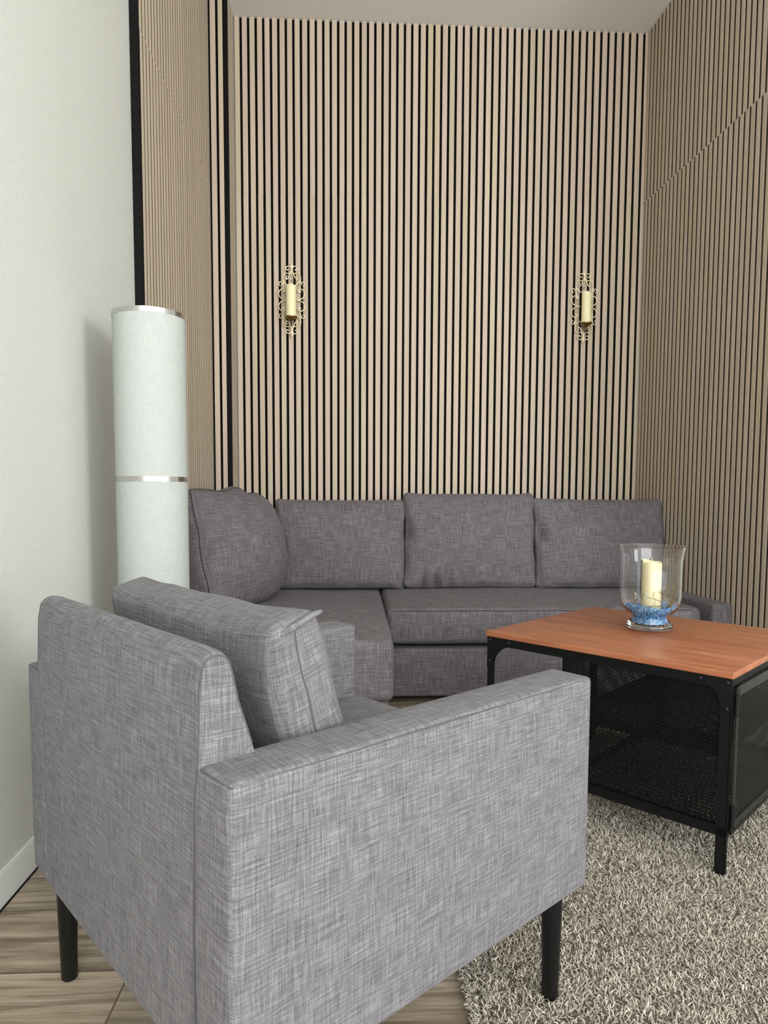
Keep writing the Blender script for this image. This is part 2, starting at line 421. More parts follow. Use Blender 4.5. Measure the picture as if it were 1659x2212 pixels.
mb = MB().rbox((-.122, -1.625, .195), (.746, -.21, .408), .026, (14, 20, 4), 3, (.004, .005, .010), fseat); par(mb, 'chaise_seat', M['sofa'], sofa)
mb = MB().rbox((-.11, -1.60, .03), (.730, -.21, .192), .012, (6, 8, 3), 2, (0, 0, 0), L); par(mb, 'chaise_base', M['sofa'], sofa)
mb = MB().rbox((-.034, -.165, .03), (2.21, -.012, .70), .03, (16, 3, 6), 3, (0, .005, 0), L); par(mb, 'backrest', M['sofa'], sofa)
mb = MB().rbox((-.125, -1.0, .409), (.0, -.215, .66), .03, (3, 8, 6), 3, (0, 0, 0), L); par(mb, 'armrest', M['sofa'], sofa)
mb = MB().rbox((2.118, -1.005, .246), (2.209, -.17, .432), .014, (3, 8, 6), 3, (0, 0, 0), lambda x, y, z: L(x+.012+math.sin(WA)*(-y), y, z)); par(mb, 'armrest', M['sofa'], sofa)

def cushion(name, label, cat, group, ctr, hx, hz, ht, yaw, lean, mat, puff=.05, wr=.006, seed=0, ear=.0, seams=(), seam_mat=None, edge=.03, n=(18, 4, 14), sagx=0, extra=None):
    """box cushion: local x = width, z = height, y = thickness (front = -y)"""
    root = thing(name, label, cat, (ctr[0], ctr[1], ctr[2]-hz), yaw, group)
    R = Matrix.Rotation(lean, 3, 'X'); off = Vector((0, 0, hz))
    def g(x, y, z):
        a, c = x/hx, z/hz
        x2 = x*(1-.03*(1-abs(c)**3)+ear*abs(a*c)**6); z2 = z*(1-.025*(1-abs(a)**3)+ear*abs(a*c)**6)
        e = max(abs(a), abs(c))
        w = wr*(.35+.65*e**3)
        nz = mnoise.noise(Vector((x*9+seed*3.1, z*9-seed*1.7, y*4+seed)))*w + mnoise.noise(Vector((x*22+seed, z*22+seed*2, y*9)))*w*.45
        if y > ht*.97: y = ht + (y-ht)*.25
        y2 = y + nz*(1 if y < 0 else -.6)
        z2 += mnoise.noise(Vector((x*7+seed*5, seed, 0)))*wr*.9*abs(c)**3
        x2 += mnoise.noise(Vector((z*7+seed*4, seed*2, 3)))*wr*.9*abs(a)**3
        y2 *= 1-.28*abs(c)**4*(1 if c > 0 else .25)
        if extra: x2, y2, z2 = extra(x2, y2, z2, a, c)
        v = R @ Vector((x2, y2, z2)); return tuple(v+off)
    mb = MB().rbox((-hx, -ht, -hz), (hx, ht, hz), edge, n, 3, (0.008, puff, .006), g)
    par(mb, 'cover', mat, root, None, 60)
    for (kind, p) in seams:
        m2 = MB()
        if kind == 'front':   # stitched line round the front edge
            pts = []
            N = 30; q = .985
            yy = -ht*.92+edge*.12
            for i in range(N): pts.append((-hx*q+2*hx*q*i/N, yy, hz*.995))
            for i in range(N): pts.append((hx*.997, yy, hz*q-2*hz*q*i/N))
            for i in range(N): pts.append((hx*q-2*hx*q*i/N, yy, -hz*.995))
            for i in range(N): pts.append((-hx*.997, yy, -hz*q+2*hz*q*i/N))
            m2.tube([g(*t) for t in pts], .0016, 6, closed=True)
        elif kind == 'side':  # stitched line down the middle of the narrow side
            sx = p
            m2.tube([g(sx*(hx+.0075*(1-abs(-1+2*i/24)**2.4)), 0.0+ht*.12, -hz*.96+2*hz*.96*i/24) for i in range(25)], .0015, 6)
        par(m2, 'seam', seam_mat or M['seam_d'], root)
    return root
G3 = 'back cushions on the corner sofa'
def dimple(px, pz, sx, sz, amp):
    def f(x, y, z, a, c):
        if y < 0: y += amp*math.exp(-((a-px)/sx)**2-((c-pz)/sz)**2)
        return x, y, z
    return f
def multi(*fs):
    def f(x, y, z, a, c):
        for q in fs: x, y, z = q(x, y, z, a, c)
        return x, y, z
    return f
def pleats(px, pz, amp, wid, num):
    """little gathered folds fanning from the bottom edge"""
    def f(x, y, z, a, c):
        if y < 0:
            w = math.exp(-((a-px)/wid)**2)*math.exp(-((c-pz)/.22)**2)
            y += amp*w*math.cos((a-px)*num*(1+.5*(c-pz)))
        return x, y, z
    return f
def roundish(x, y, z, a, c):
    x *= (1-(.26 if c > 0 else .36)*abs(c)**3) if a > 0 else 1-.05*abs(c)**4
    z *= 1-.14*max(0, a)**3
    if c > 0: z += .016*c**4*math.exp(-((a-.1)/.22)**2) - .010*c**4*math.exp(-((a-.45)/.1)**2)
    return x, y, z
cushion('sofa_cushion', 'grey sofa back cushion against the slats, nearest the puffed corner cushion', 'cushion', G3, (.537, -.30, .640), .337, .232, .085, 0, -.20, M['sofa'], .045, .010, 1,
        .02, n=(44, 4, 28), extra=multi(pleats(.92, .55, 0.020, .22, 26), pleats(-.9, .0, 0.017, .2, 24), pleats(.95, -.9, 0.017, .25, 22)))
cushion('sofa_cushion', 'tallest grey back cushion in the middle of the sofa, creased along its bottom edge', 'cushion', G3, (1.208, -.31, .660), .342, .248, .085, 0, -.20, M['sofa'], .045, .010, 2,
        .02, n=(46, 4, 30), extra=multi(pleats(-.55, -.9, 0.027, .3, 30), pleats(-.97, .1, 0.014, .2, 20)))
cushion('sofa_cushion', 'grey sofa back cushion beside the right slatted wall, behind the glass vase', 'cushion', G3, (1.897, -.31, .646), .350, .236, .085, 0, -.20, M['sofa'], .045, .010, 3,
        .02, n=(44, 4, 28), extra=multi(pleats(-.95, .2, 0.017, .2, 24), pleats(-.95, -.9, 0.014, .2, 24)))
cushion('sofa_cushion', 'puffed grey cushion leaning in the left corner beside the white lamp', 'cushion', G3, (.090, -.855, .662), .305, .258, .062, math.radians(63), -.19, M['sofa'], .105, .010, 4,
        .0, seams=(('front', 0),), n=(26, 4, 22), extra=roundish)

# ------------------------------------------------------------------ armchair
ch = thing('armchair', 'light grey woven armchair with black tapered legs seen from behind', 'armchair', (.483, -3.230, 0), .691)
CW, CD, CZ0, CZA, CT = .722, .701, .216, .596, .084
def arm(v0, v1):
    return MB().rbox((0, v0, CZ0), (CD, v1, CZA), .009, (14, 4, 10), 3, (.002, .003, .004), lambda x, y, z: (x, y, z-.006*max(0, x)/CD*(1 if z > .4 else 0)))
par(arm(0, CT), 'armrest', M['chair'], ch); par(arm(CW-CT, CW), 'armrest', M['chair'], ch)
def line_seam(pts, r=.0009): return MB().tube(pts, r, 6)
for (vo, sgn) in ((-.0004, 1), (CW+.0004, -1)):     # stitched edge of each arm
    q = .0032*sgn
    par(line_seam([(.004, vo+q, CZA-.004), (CD*.5, vo+q-.002*sgn, CZA-.0055), (CD-.004, vo+q, CZA-.0095)]), 'seam', M['seam_c'], ch)
    vi = CT if sgn > 0 else CW-CT
    par(line_seam([(.003, vo+q, CZA-.004), (.002, (vo+vi)/2, CZA-.0035), (.003, vi-.004*sgn, CZA-.003)], .0012), 'seam', M['seam_c'], ch)
# backrest: a wedge between the arms
BV0, BV1 = .068, CW-.068
prof = [(.001, CZ0), (.000, .45), (-.001, .60), (.002, .690), (.006, .712)]
for i in range(7):
    a = PI - PI*(.12+.76*i/6)
    prof.append((.0235+.0175*math.cos(a), .712+.0135*math.sin(a)))
prof += [(.0445, .700), (.051, .669), (.069, .609), (.080, .57), (.10, .50), (.115, .40), (.120, CZ0)]
def back_mb():
    mb = MB(); N = 22; n = len(prof); vs = []; fs = []; uvs = []
    per = [0]
    for i in range(n): per.append(per[-1]+math.dist(prof[i], prof[(i+1) % n]))
    cu, cz = .045, .5
    rows = [(BV0+.0, .985), (BV0+.004, .997)] + [(BV0+.01+(BV1-BV0-.02)*i/N, 1.0) for i in range(N+1)] + [(BV1-.004, .997), (BV1, .985)]
    for (v, sc) in rows:
        t = (v-BV0)/(BV1-BV0)
        for (u_, z_) in prof:
            pu = 0
            if z_ > .6:   # rounded shoulders of the top edge
                e = min(t, 1-t)*(BV1-BV0); z_ = z_ - .0045*math.exp(-e/.010) if z_ > .66 else z_
            vs.append((cu+(u_-cu)*sc, v, cz+(z_-cz)*(1-(1-sc)*.6)))
    R = len(rows)
    for i in range(R-1):
        for k in range(n):
            k2 = (k+1) % n
            fs.append((i*n+k, (i+1)*n+k, (i+1)*n+k2, i*n+k2)); v0, v1 = rows[i][0], rows[i+1][0]
            uvs.append([(v0, per[k]), (v1, per[k]), (v1, per[k+1]), (v0, per[k+1])])
    fs.append(tuple(range(n))); uvs.append([(p, q) for p, q in prof])
    fs.append(tuple((R-1)*n+k for k in reversed(range(n)))); uvs.append([(p+.4, q+.3) for p, q in reversed(prof)])
    return mb.add(vs, fs, uvs)
par(back_mb(), 'backrest', M['chair'], ch, None, 40, True)
sp = [(p[0], p[1]) for p in prof[2:15]]
for v in (BV0-.0002, BV1+.0002):
    par(line_seam([(.045+(u_-.045)*.986, v, .5+(z_-.5)*.9916-(.0045 if z_ > .66 else 0)) for (u_, z_) in sp]), 'seam', M['seam_c'], ch)
par(line_seam([(-.0006, .0865, CZ0+.003), (-.0012, .084, .40), (-.0012, .076, .56), (-.001, .068, .60)], .0013), 'seam', M['seam_c'], ch)
par(MB().rbox((.02, CT-.004, CZ0+.002), (CD-.01, CW-CT+.004, .345), .008, (6, 6, 4), 2), 'base', M['chair'], ch)
par(MB().rbox((.09, CT+.002, .335), (CD+.012, CW-CT-.002, .425), .03, (12, 12, 3), 3, (0, 0, .010)), 'seat_cushion', M['chair'], ch)
for (u_, v_) in ((.043, .043), (CD-.043, .043), (CD-.043, CW-.043), (.043, CW-.043)):
    z0 = .0 if u_ < .3 else .004
    mb = MB().lathe([(.0001, z0), (.0125, z0), (.0142, z0+.002), (.0192, CZ0+.004), (.0001, CZ0+.004)], 28, (u_, v_, 0))
    par(mb, 'leg', M['leg'], ch)
# loose back pillow of the armchair (own thing)
cw_, sw_ = math.cos(.691), math.sin(.691)
def chw(u_, v_, z): return (.483+u_*cw_-v_*sw_, -3.230+u_*sw_+v_*cw_, z)
cushion('armchair_cushion', 'light grey loose cushion with a folded corner leaning inside the armchair', 'cushion', None, chw(.188, .352, .582), .258, .163, .052, .691+PI/2, -.27, M['chair'], .034, .009, 9,
        .05, seams=(('side', -1), ('side', 1)), seam_mat=M['seam_c'], edge=.016, n=(24, 6, 16))

pil = [o for o in bpy.data.objects if o.name == 'armchair_cushion'][0]
Rl = Matrix.Rotation(-.27, 3, 'X')
def pl(x, y, z): return tuple(Rl @ Vector((x, y, z)) + Vector((0, 0, .163)))
fold = MB().tube(spline([pl(-.250, .038, .147), pl(-.262, .022, .156), pl(-.268, -.002, .161), pl(-.271, -.024, .165), pl(-.267, -.042, .163)], 8), .006, 12, rad=[.001+.0038*math.sin(PI*i/32)**.6 for i in range(33)])
par(fold, 'corner_fold', M['chair'], pil)

# ------------------------------------------------------------------ rug
rug = thing('shag_rug', 'shaggy beige grey rug under the coffee table and the armchair front legs', 'rug', (1.75, -2.1, 0))
RX0, RX1, RY0, RY1 = .815, 2.95, -3.35, -1.08
b = MB().box((RX0-1.75+.004, RY0+2.1+.004, .0005), (RX1-1.75-.004, RY1+2.1-.004, .006)); par(b, 'backing', M['rugbase'], rug, None, 0)
def pile():
    area = [(RX0, 2.4, -3.05, RY1, 150000), (2.4, RX1, -3.3, RY1, 10000), (RX0, 2.4, RY0, -3.05, 4000)]
    X = []; Y = []
    for (a, b_, c, d, n) in area:
        X.append(RNG.uniform(a, b_, n)); Y.append(RNG.uniform(c, d, n))
    # fringe of longer tufts over the visible left edge
    n = 2600; X.append(RX0+RNG.uniform(0, .02, n)); Y.append(RNG.uniform(RY0, RY1, n))
    X = np.concatenate(X); Y = np.concatenate(Y); n = len(X)
    ang = RNG.uniform(0, 2*PI, n); ln = RNG.uniform(.010, .018, n); tilt = RNG.uniform(.35, 1.35, n)
    fr = X < RX0+.02
    ang[fr] = PI + RNG.normal(0, .7, fr.sum()); tilt[fr] = RNG.uniform(.7, 1.3, fr.sum())
    # patches of pile brushed in different directions
    pa = 2.2*np.sin(X*7.3+1.1*np.sin(Y*5.1))+1.7*np.cos(Y*8.7+X*3.3)
    mixm = RNG.uniform(0, 1, n) < .3; ang = np.where(mixm & ~fr, pa+RNG.normal(0, .5, n), ang)
    w = RNG.uniform(.0009, .0015, n)
    curl = RNG.normal(0, 1.1, n)
    V = np.zeros((n, 4, 3, 3)); px = X.copy(); py = Y.copy(); pz = np.full(n, .004)
    side_a = RNG.uniform(0, 2*PI, n)
    for s in range(4):
        if s > 0:
            tt = tilt*(0.35+.38*s); aa = ang+curl*s*.5
            px = px + ln/3*np.sin(tt)*np.cos(aa); py = py + ln/3*np.sin(tt)*np.sin(aa); pz = np.maximum(pz + ln/3*np.cos(tt), .003)
        ws = w*(1.0, 1.15, 1.0, .55)[s]
        for k in range(3):
            a = side_a+2*PI*k/3
            V[:, s, k, 0] = px+ws*np.cos(a); V[:, s, k, 1] = py+ws*np.sin(a); V[:, s, k, 2] = pz + (ws*.5 if k == 0 else 0)
    V = V.reshape(-1, 3); V -= np.array([1.75, -2.1, 0])
    fl = []
    for s in range(3):
        for k in range(3):
            fl.append((s*3+k, s*3+(k+1) % 3, s*3+3+(k+1) % 3, s*3+3+k))
    FQ = (np.arange(n)[:, None, None]*12 + np.array(fl)[None]).reshape(-1, 4)
    me = bpy.data.meshes.new('pile'); nv = len(V); nf = len(FQ)
    me.vertices.add(nv); me.vertices.foreach_set('co', V.ravel().astype(np.float32))
    me.loops.add(nf*4); me.loops.foreach_set('vertex_index', FQ.ravel().astype(np.int32))
    me.polygons.add(nf); me.polygons.foreach_set('loop_start', (np.arange(nf)*4).astype(np.int32))
    me.materials.append(M['pile']); me.update(calc_edges=True); me.validate()
    me.polygons.foreach_set('use_smooth', [True]*nf)
    o = bpy.data.objects.new('pile', me); COL.objects.link(o); o.parent = rug; o['kind'] = 'stuff'
pile()

# ------------------------------------------------------------------ coffee table
tb = thing('coffee_table', 'industrial coffee table with reddish pine top and black steel mesh cabinet', 'table', (1.480, -2.420, 0), -.822)
TL, TD, TH, TT = .700, .650, .498, .0155
par(MB().rbox((-TL, 0, TH-TT), (0, TD, TH), .002, 2, 2), 'tabletop', M['top'], tb)
ZA, ZF = TH-TT, .012
def lpost(u0, v0, su, sv):      # L-angle leg: corner at (u0,v0), flanges towards su / sv
    mb = MB(); t = .0028; w = .024; wv = .014
    lo, hi = sorted((u0, u0+su*w)); l2, h2 = sorted((v0, v0+sv*t)); mb.box((lo, l2, ZF), (hi, h2, ZA))
    lo, hi = sorted((u0, u0+su*t)); l2, h2 = sorted((v0, v0+sv*wv)); mb.box((lo, l2, ZF), (hi, h2, ZA))
    lo, hi = sorted((u0, u0+su*w)); l2, h2 = sorted((v0, v0+sv*wv)); mb.box((lo, l2, ZF), (hi, h2, ZF+.004))
    return mb
U0, U1, V0, V1 = -TL+.006, -.004, .004, TD-.004
for (a, c, su, sv) in ((U1, V0, -1, 1), (U0, V0, 1, 1), (U0, V1, 1, -1), (U1, V1, -1, -1)): par(lpost(a, c, su, sv), 'leg', M['steel'], tb, None, 0)
AP = .024
def rail(lo, hi, name='apron', mat='steel'): return par(MB().box(lo, hi), name, M[mat], tb, None, 0)
rail((U0, V0-.0005, ZA-AP), (U1, V0+.003, ZA)); rail((U0, V1-.003, ZA-AP), (U1, V1+.0005, ZA)); rail((U0-.0005, V0, ZA-AP), (U0+.003, V1, ZA)); rail((U1-.003, V0, ZA-AP), (U1+.0005, V1, ZA))
UC = -.443; ZB0, ZB1 = .104, .130
rail((UC, V0, ZB0), (U1, V0+.003, ZB1), 'bottom_rail'); rail((UC, V0-.004, ZB1-.004), (U1, V0+.014, ZB1), 'bottom_rail')
rail((UC, V1-.003, ZB0), (U1, V1, ZB1), 'bottom_rail'); rail((U1-.003, V0, ZB0), (U1, V1, ZB1), 'bottom_rail'); rail((UC, V0, ZB0), (UC+.003, V1, ZB1), 'bottom_rail')
rail((UC, V0+.0005, ZB0), (UC+.028, V0+.0035, ZA), 'post'); rail((UC, V0+.0005, ZB0), (UC+.003, V0+.028, ZA), 'post'); rail((UC, V1-.0035, ZB0), (UC+.028, V1-.0005, ZA), 'post')
def gusset(u0, su, zt, v, w=.062, h=.070):
    pts = [(u0, zt), (u0+su*(w+.024), zt)]
    for i in range(9):
        a = PI/2*i/8; pts.append((u0+su*(.024+w-w*math.sin(a)), zt-AP+.002-(h)*(1-math.cos(a))))
    pts.append((u0, zt-AP-h))
    return MB().prism(pts, 'y', v-.0012, v+.0012)
for (u0, su, v) in ((U0, 1, V0-.0015), (U1, -1, V0-.0015), (U0, 1, V1+.0015), (U1, -1, V1+.0015)): par(gusset(u0, su, ZA, v, *((.062, .070) if su > 0 else (.036, .048))), 'corner_gusset', M['steel'], tb, None, 0, True)
def rivet(u_, z_, v=None):
    v = V0-.0028 if v is None else v
    mb = MB(); prof_ = [(.0001, .0022), (.0022, .0018), (.0036, .0008), (.004, 0)]
    n = 12; vs = []; fs = []
    for (r_, d_) in prof_:
        for k in range(n): vs.append((u_+r_*math.cos(2*PI*k/n), v-d_, z_+r_*math.sin(2*PI*k/n)))
    for i in range(3):
        for k in range(n): fs.append((i*n+k, (i+1)*n+k, (i+1)*n+(k+1) % n, i*n+(k+1) % n))
    par(mb.add(vs, fs), 'rivet', M['rivet'], tb, None, 40, True)
for (u_, z_) in ((U1-.009, ZA-.010), (U1-.070, ZA-.010), (U1-.009, ZA-.072), (U0+.009, ZA-.010), (U0+.075, ZA-.010), (U0+.009, ZA-.072)): rivet(u_, z_)
def mesh_panel(a0, a1, b0, b1, f, pa=.0142, pb=.0088, w=.0023, t=.0011):
    """expanded metal: two families of slanted strands; f maps (a,b,depth)->xyz"""
    mb = MB(); ln = math.hypot(pa, pb)
    for sg in (1, -1):
        k = pb/pa*sg; na, nb_ = -k/math.hypot(1, k)*w, 1/math.hypot(1, k)*w
        lo = min(b0-k*a0, b0-k*a1); hi = max(b1-k*a0, b1-k*a1); c = math.floor(lo/pb)*pb
        while c < hi:
            # clip b = k a + c to the rectangle
            aa = [a0, a1]
            x1, x2 = sorted(((b0-c)/k, (b1-c)/k)); s_, e_ = max(a0, x1), min(a1, x2)
            if e_-s_ > .002:
                P = []
                for (A_, d_) in ((s_, 0), (e_, 0)):
                    B_ = k*A_+c
                    for (o1, o2) in ((-1, -1), (1, -1), (1, 1), (-1, 1)):
                        P.append(f(A_+na*o1*.5, B_+nb_*o1*.5, o2*t*.5 + sg*.0006))
                mb.add(P, [(0, 1, 5, 4), (1, 2, 6, 5), (2, 3, 7, 6), (3, 0, 4, 7)])
            c += pb
    return mb
par(mesh_panel(UC+.010, U1-.012, ZB1-.004, ZA-.01, lambda a, b_, d: (a, V0+.006+d, b_)), 'mesh_panel', M['steel'], tb, None, 0)
par(mesh_panel(UC+.010, U1-.012, ZB1-.004, ZA-.01, lambda a, b_, d: (a, V1-.006+d, b_)), 'mesh_panel', M['steel'], tb, None, 0)
par(mesh_panel(V0+.01, V1-.01, ZB1-.004, ZA-.01, lambda a, b_, d: (UC+.006+d, a, b_)), 'mesh_panel', M['steel'], tb, None, 0)
par(mesh_panel(UC+.004, U1-.004, V0+.006, V1-.006, lambda a, b_, d: (a, b_, ZB0+.004+d)), 'bottom_panel', M['steel'], tb, None, 0)
sh = par(mesh_panel(UC+.008, U1-.03, V0+.02, V1-.02, lambda a, b_, d: (a, b_, .300+d)), 'shelf', M['steel'], tb, None, 0)
se = MB(); se.box((UC+.006, V0+.012, .290), (U1-.02, V0+.016, .312)); se.box((UC+.006, V1-.016, .290), (U1-.02, V1-.012, .312)); se.box((U1-.026, V0+.012, .290), (U1-.022, V1-.012, .312)); se.box((UC+.006, V0+.012, .290), (UC+.010, V1-.012, .312))
par(se, 'shelf_rim', M['steel'], sh, None, 0)
# mesh door on the right-hand side
DU = U1+.0055; d0, d1, e0, e1, fwid = V0+.012, V1-.012, ZB0+.006, ZA-AP+.004, .026
dm = MB()
for (lo, hi) in (((DU-.003, d0, e0), (DU, d0+fwid, e1)), ((DU-.003, d1-fwid, e0), (DU, d1, e1)), ((DU-.003, d0, e0), (DU, d1, e0+fwid)), ((DU-.003, d0, e1-fwid), (DU, d1, e1))): dm.box(lo, hi)
for (lo, hi) in (((DU, d0, e0), (DU+.003, d0+.004, e1)), ((DU, d1-.004, e0), (DU+.003, d1, e1)), ((DU, d0, e0), (DU+.003, d1, e0+.004)), ((DU, d0, e1-.004), (DU+.003, d1, e1))): dm.box(lo, hi)
door = par(dm, 'door', M['door_steel'], tb, 'black satin framed mesh door', 0)
par(mesh_panel(d0+fwid-.004, d1-fwid+.004, e0+fwid-.004, e1-fwid+.004, lambda a, b_, d: (DU-.0045+d, a, b_)), 'door_mesh', M['door_steel'], door, None, 0)
for zc in (.420, .155):
    hm = MB().box((U1, V0+.001, zc-.026), (U1+.003, V0+.014, zc+.026)); hm.tube([(DU+.003, V0+.010, zc-.026), (DU+.003, V0+.010, zc+.026)], .005, 12)
    hm.box((DU, V0+.012, zc-.022), (DU+.002, V0+.026, zc+.022)); par(hm, 'hinge', M['steel'], door, None, 40)

# ------------------------------------------------------------------ vase with candle, gravel and twigs
VX, VY, VZ = 1.511, -1.888, TH
vase = MB()
outer = [(.0, .0005), (.050, .0), (.064, .003), (.068, .010), (.066, .017), (.058, .025), (.0515, .032), (.0505, .037), (.055, .044), (.068, .054), (.080, .066), (.0865, .080), (.0895, .100), (.0900, .130), (.0898, .175), (.0905, .205), (.0935, .228), (.0985, .246), (.1020, .2535)]
inner = [(.1008, .2542), (.0972, .247), (.0916, .229), (.0886, .206), (.0880, .175), (.0882, .130), (.0877, .100), (.0848, .0812), (.0785, .068), (.066, .0565), (.053, .0468), (.0482, .038), (.0488, .033), (.0535, .026), (.0555, .020), (.050, .014), (.030, .0115), (.0, .011)]
vase.lathe(outer+inner, 72)
tvo = thing('hurricane_vase', 'clear glass footed hurricane vase on the coffee table', 'vase', (VX, VY, VZ))
par(vase, 'glass_body', M['glass'], tvo, None, 60, True)
gr = MB()
ico = bmesh.new(); bmesh.ops.create_icosphere(ico, subdivisions=1, radius=1.0); IV = [v.co.copy() for v in ico.verts]; IF = [tuple(v.index for v in f.verts) for f in ico.faces]; ico.free()
def inner_r(z):
    pr = [(.050, .014), (.0555, .020), (.0535, .026), (.0488, .033), (.0482, .038), (.053, .0468), (.066, .0565), (.0785, .068), (.0848, .0812), (.0877, .100)]
    for (r0, z0), (r1, z1) in zip(pr, pr[1:]):
        if z0 <= z <= z1: return r0+(r1-r0)*(z-z0)/(z1-z0)
    return .05
def pebble(x, y, z, s):
    Q = Matrix.Rotation(random.random()*6, 3, 'X') @ Matrix.Rotation(random.random()*6, 3, 'Z')
    sc = Vector((s*random.uniform(.7, 1.3), s*random.uniform(.6, 1.1), s*random.uniform(.5, 1.0)))
    gr.add([Q @ Vector((v.x*sc.x, v.y*sc.y, v.z*sc.z)) + Vector((x, y, z)) for v in IV], IF)
for i in range(4600):
    z = random.uniform(.0155, .080); 
    R_ = inner_r(z)-.0024; a = random.random()*2*PI
    r_ = R_*math.sqrt(random.uniform(.55, 1.0)) if random.random() < .75 else R_*math.sqrt(random.random())
    if z > .073 + .005*math.sin(a*2+.6): 
        continue
    if r_ < .031 and z > .052: continue
    pebble(r_*math.cos(a), r_*math.sin(a), z, random.uniform(.0017, .0030))
go = gr.build('blue_gravel', M['gravel'], None, 0); go.location = (VX, VY, VZ)
tag(go, 'blue glass gravel filling the foot and base of the vase', 'gravel', None, 'stuff')
def candle_mb(r, h, seed, dip=.006):
    mb = MB(); n = 40; prof_ = [(.0001, 0), (r*.97, 0), (r, .003), (r, h*.35), (r*.995, h*.7), (r, h-.008), (r*.985, h-.003), (r*.93, h), (r*.80, h-.002), (r*.6, h-dip), (.0001, h-dip*1.15)]
    def fn(x, y, z):
        a = math.atan2(y, x)
        if z > h*.8: z += .0075*(max(0, math.sin(a*1.0-.4))*1.0+.35*math.sin(3*a+seed))*(z-h*.8)/(h*.2)*(math.hypot(x, y)/r)**2
        return (x, y, z)
    return mb.lathe(prof_, n, (0, 0, 0), 0, False, fn)
pc = thing('pillar_candle', 'thick ivory pillar candle standing in the blue gravel inside the vase', 'candle', (VX+.002, VY, VZ+.054))
par(candle_mb(.0288, .150, 1.0), 'wax', M['wax'], pc, None, 50, True)
par(MB().tube([(0, 0, .141), (.0004, 0, .155), (-.0006, 0, .1645)], .0017, 8), 'wick', M['wick'], pc)
tw = MB()
def twig(pts, r): tw.tube(spline(pts, 6), r, 6)
base = (.050, -.028, .066)
for (tip, mid) in (((.012, -.040, .128), (.034, -.040, .096)), ((.006, -.044, .121), (.030, -.045, .092)), ((-.030, -.047, .104), (.012, -.052, .090)), ((-.026, -.042, .0745), (.012, -.048, .0755)),
                   ((.036, -.030, .142), (.048, -.030, .104)), ((.068, -.020, .142), (.055, -.024, .100)), ((.058, -.022, .136), (.060, -.026, .108)), ((.074, -.022, .128), (.066, -.026, .104)), ((.066, -.030, .122), (.064, -.030, .10)), ((.032, -.046, .104), (.044, -.042, .086))):
    s0 = (base[0]+random.uniform(-.006, .006), base[1]+random.uniform(-.006, .004), base[2])
    twig([s0, mid, tip], .0010)
    if random.random() < .8:
        m_ = Vector(mid); t_ = Vector(tip); q = m_.lerp(t_, .4)
        twig([q, q+Vector((random.uniform(-.008, .012), random.uniform(-.004, .004), .012)), q+Vector((random.uniform(-.006, .014), 0, .024))], .0007)
for i in range(6):   # sprigs behind the candle on the left
    a = (-.050+random.uniform(-.012, .012), random.uniform(-.01, .02), .066); 
    twig([a, (a[0]+random.uniform(-.01, .012), a[1], .092), (a[0]+random.uniform(-.018, .018), a[1]+.004, .108+random.uniform(0, .02))], .0007)
to = tw.build('dried_twigs', M['twig'], None, 40); to.location = (VX, VY, VZ)
tag(to, 'thin dried twigs stuck in the gravel beside the candle in the vase', 'twigs')

# ------------------------------------------------------------------ floor lamp
lx, ly, lr = .031, -1.900, .0985
lamp = thing('floor_lamp', 'tall white fabric cylinder floor lamp with silver bands', 'lamp', (lx, ly, 0))
def shell(z0, z1, r, t=.0015): return MB().lathe([(r, z0), (r, z1), (r-t, z1), (r-t, z0)], 96, (0, 0, 0), 0, True)
par(shell(.947, 1.395, lr), 'upper_shade', M['linen'], lamp, None, 40, True); par(shell(.03, .937, lr), 'lower_shade', M['linen'], lamp, None, 40, True)
par(shell(1.392, 1.405, lr+.0012, .004), 'top_ring', M['chrome'], lamp, 'brushed silver ring', 40, True)
par(shell(.935, .949, lr+.0012, .003), 'middle_band', M['chrome'], lamp, 'brushed silver band', 40, True)
par(MB().lathe([(.0001, 0), (lr+.002, 0), (lr+.002, .03), (.0001, .03)], 64), 'base', M['chrome'], lamp, None, 40)
par(MB().tube([(0, 0, .02), (0, 0, 1.35)], .008, 12), 'pole', M['chrome'], lamp)

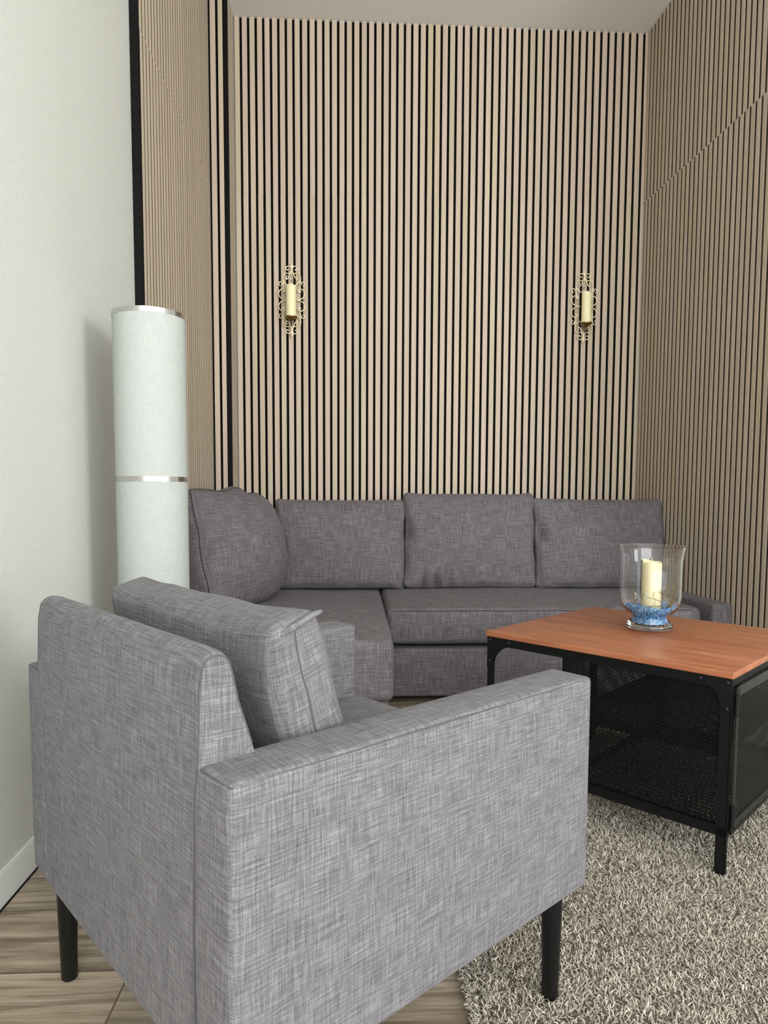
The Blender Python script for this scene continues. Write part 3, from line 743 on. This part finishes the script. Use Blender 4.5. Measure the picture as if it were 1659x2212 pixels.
# ------------------------------------------------------------------ wall sconces
def sconce(x, z, label):
    s = thing('candle_sconce', label, 'sconce', (x, -.002, z), 0, 'gold scroll sconces on the back wall')
    K = .000235; yy = -.018
    def P(a, b): return (a*K, yy, b*K)
    up_curves = [
        [(-8, 690), (-20, 740), (-70, 768), (-125, 745), (-128, 700), (-98, 678), (-76, 700)],
        [(0, 720), (-12, 650), (-48, 590), (-70, 520), (-120, 470), (-128, 520), (-104, 560)],
        [(0, 640), (-60, 606), (-140, 606), (-196, 556), (-206, 480), (-176, 410), (-110, 356), (-40, 330), (0, 322)],
        [(-262, 322), (-296, 350), (-286, 400), (-246, 412), (-222, 384), (-240, 356)],
        [(-206, 446), (-190, 380), (-205, 330), (-190, 262)],
        [(-166, 176), (-150, 216), (-180, 246), (-236, 246), (-288, 200), (-304, 136), (-278, 74), (-220, 28), (-150, 8), (-96, 0)],
        [(-190, 262), (-196, 225), (-166, 190), (-196, 180), (-218, 200)],
    ]
    for sz in (1, -1):
        for ic, c in enumerate(up_curves):
            for sx in (1, -1):
                mb = MB().tube(spline([P(-a*sx*-1, b*sz) for a, b in c], 8), .0026, 8); par(mb, 'scroll', M['brass'], s)
    # leaf finials top and bottom
    for sz in (1, -1):
        zc = 778*sz; mb = MB(); vs = [P(0, zc+86*sz), P(48, zc-10*sz), P(0, zc-92*sz), P(-48, zc-10*sz)]
        vs += [(0, yy-.006, zc*K), (0, yy+.003, zc*K)]
        mb.add(vs, [(0, 1, 4), (1, 2, 4), (2, 3, 4), (3, 0, 4), (1, 0, 5), (2, 1, 5), (3, 2, 5), (0, 3, 5)]); par(mb, 'finial', M['brass'], s, None, 0, True)
    par(MB().tube([P(0, 700), P(0, 560)], .0026, 8), 'stem', M['brass'], s); par(MB().tube([P(0, -700), P(0, -330)], .0026, 8), 'stem', M['brass'], s)
    # drip plate on a curved bracket
    pz = -.1045; py_ = -.062
    par(MB().lathe([(.0001, -.022), (.006, -.020), (.012, -.012), (.026, -.004), (.034, .0), (.0345, .004), (.032, .003), (.0001, .0005)], 32, (0, py_, pz)), 'drip_plate', M['bronze'], s)
    par(MB().tube(spline([(0, yy, pz+.02), (0, yy-.006, pz-.022), (0, py_+.012, pz-.040), (0, py_, pz-.022)], 8), .003, 8), 'bracket', M['bronze'], s)
    par(MB().tube(spline([(0, yy, -.095), (0, -.002, -.085)], 4), .003, 8), 'wall_mount', M['bronze'], s)
    par(MB().tube(spline([(0, yy, .105), (0, -.002, .105)], 4), .003, 8), 'wall_mount', M['bronze'], s)
    return s
sconce(.266, 1.963, 'gold scroll candle sconce on the slats above the left sofa cushions')
sconce(1.893, 1.958, 'gold scroll candle sconce on the slats near the right wall corner')
for (x, z, lb) in ((.266, 1.963, 'slim ivory candle in the sconce above the left cushions'), (1.893, 1.958, 'slim ivory candle in the sconce near the right wall corner')):
    c = thing('sconce_candle', lb, 'candle', (x, -.064, z-.1035), 0, 'candles in the wall sconces')
    par(candle_mb(.0272, .170, x, .004), 'wax', M['wax'], c, None, 50, True)
    par(MB().tube([(0, 0, .163), (0, 0, .176)], .001, 6), 'wick', M['wick'], c)

# ------------------------------------------------------------------ light
def area(name, loc, target, sx, sy, power, col=(1, 1, 1)):
    l = bpy.data.lights.new(name, 'AREA'); l.shape = 'RECTANGLE'; l.size = sx; l.size_y = sy; l.energy = power; l.color = col
    o = bpy.data.objects.new(name, l); COL.objects.link(o); o.location = loc
    d = (Vector(target)-Vector(loc)); o.rotation_euler = d.to_track_quat('-Z', 'Y').to_euler(); return o
area('window_daylight', (XW+.10, -5.2, 1.5), (.9, -.3, .7), 1.3, 1.5, 112, (.98, .99, 1.0))
area('rear_fill_light', (1.2, -5.95, 1.8), (.8, 0, 1.1), 3.0, 2.2, 104, (.98, .99, 1.0))  # added fill behind the camera, softens shade on left wall and armchair back
w = bpy.data.worlds.new('room_light'); S.world = w; w.use_nodes = True
bg = w.node_tree.nodes['Background']; bg.inputs[0].default_value = (.95, .98, 1.0, 1); bg.inputs[1].default_value = 3.1

S.view_settings.view_transform = 'Standard'; S.view_settings.look = 'None'; S.view_settings.gamma = 1.0; S.view_settings.use_curve_mapping = False
S.view_settings.exposure = 0.0
S.cycles.max_bounces = 12; S.cycles.transmission_bounces = 12; S.cycles.transparent_max_bounces = 12
S.cycles.sample_clamp_indirect = 6.0
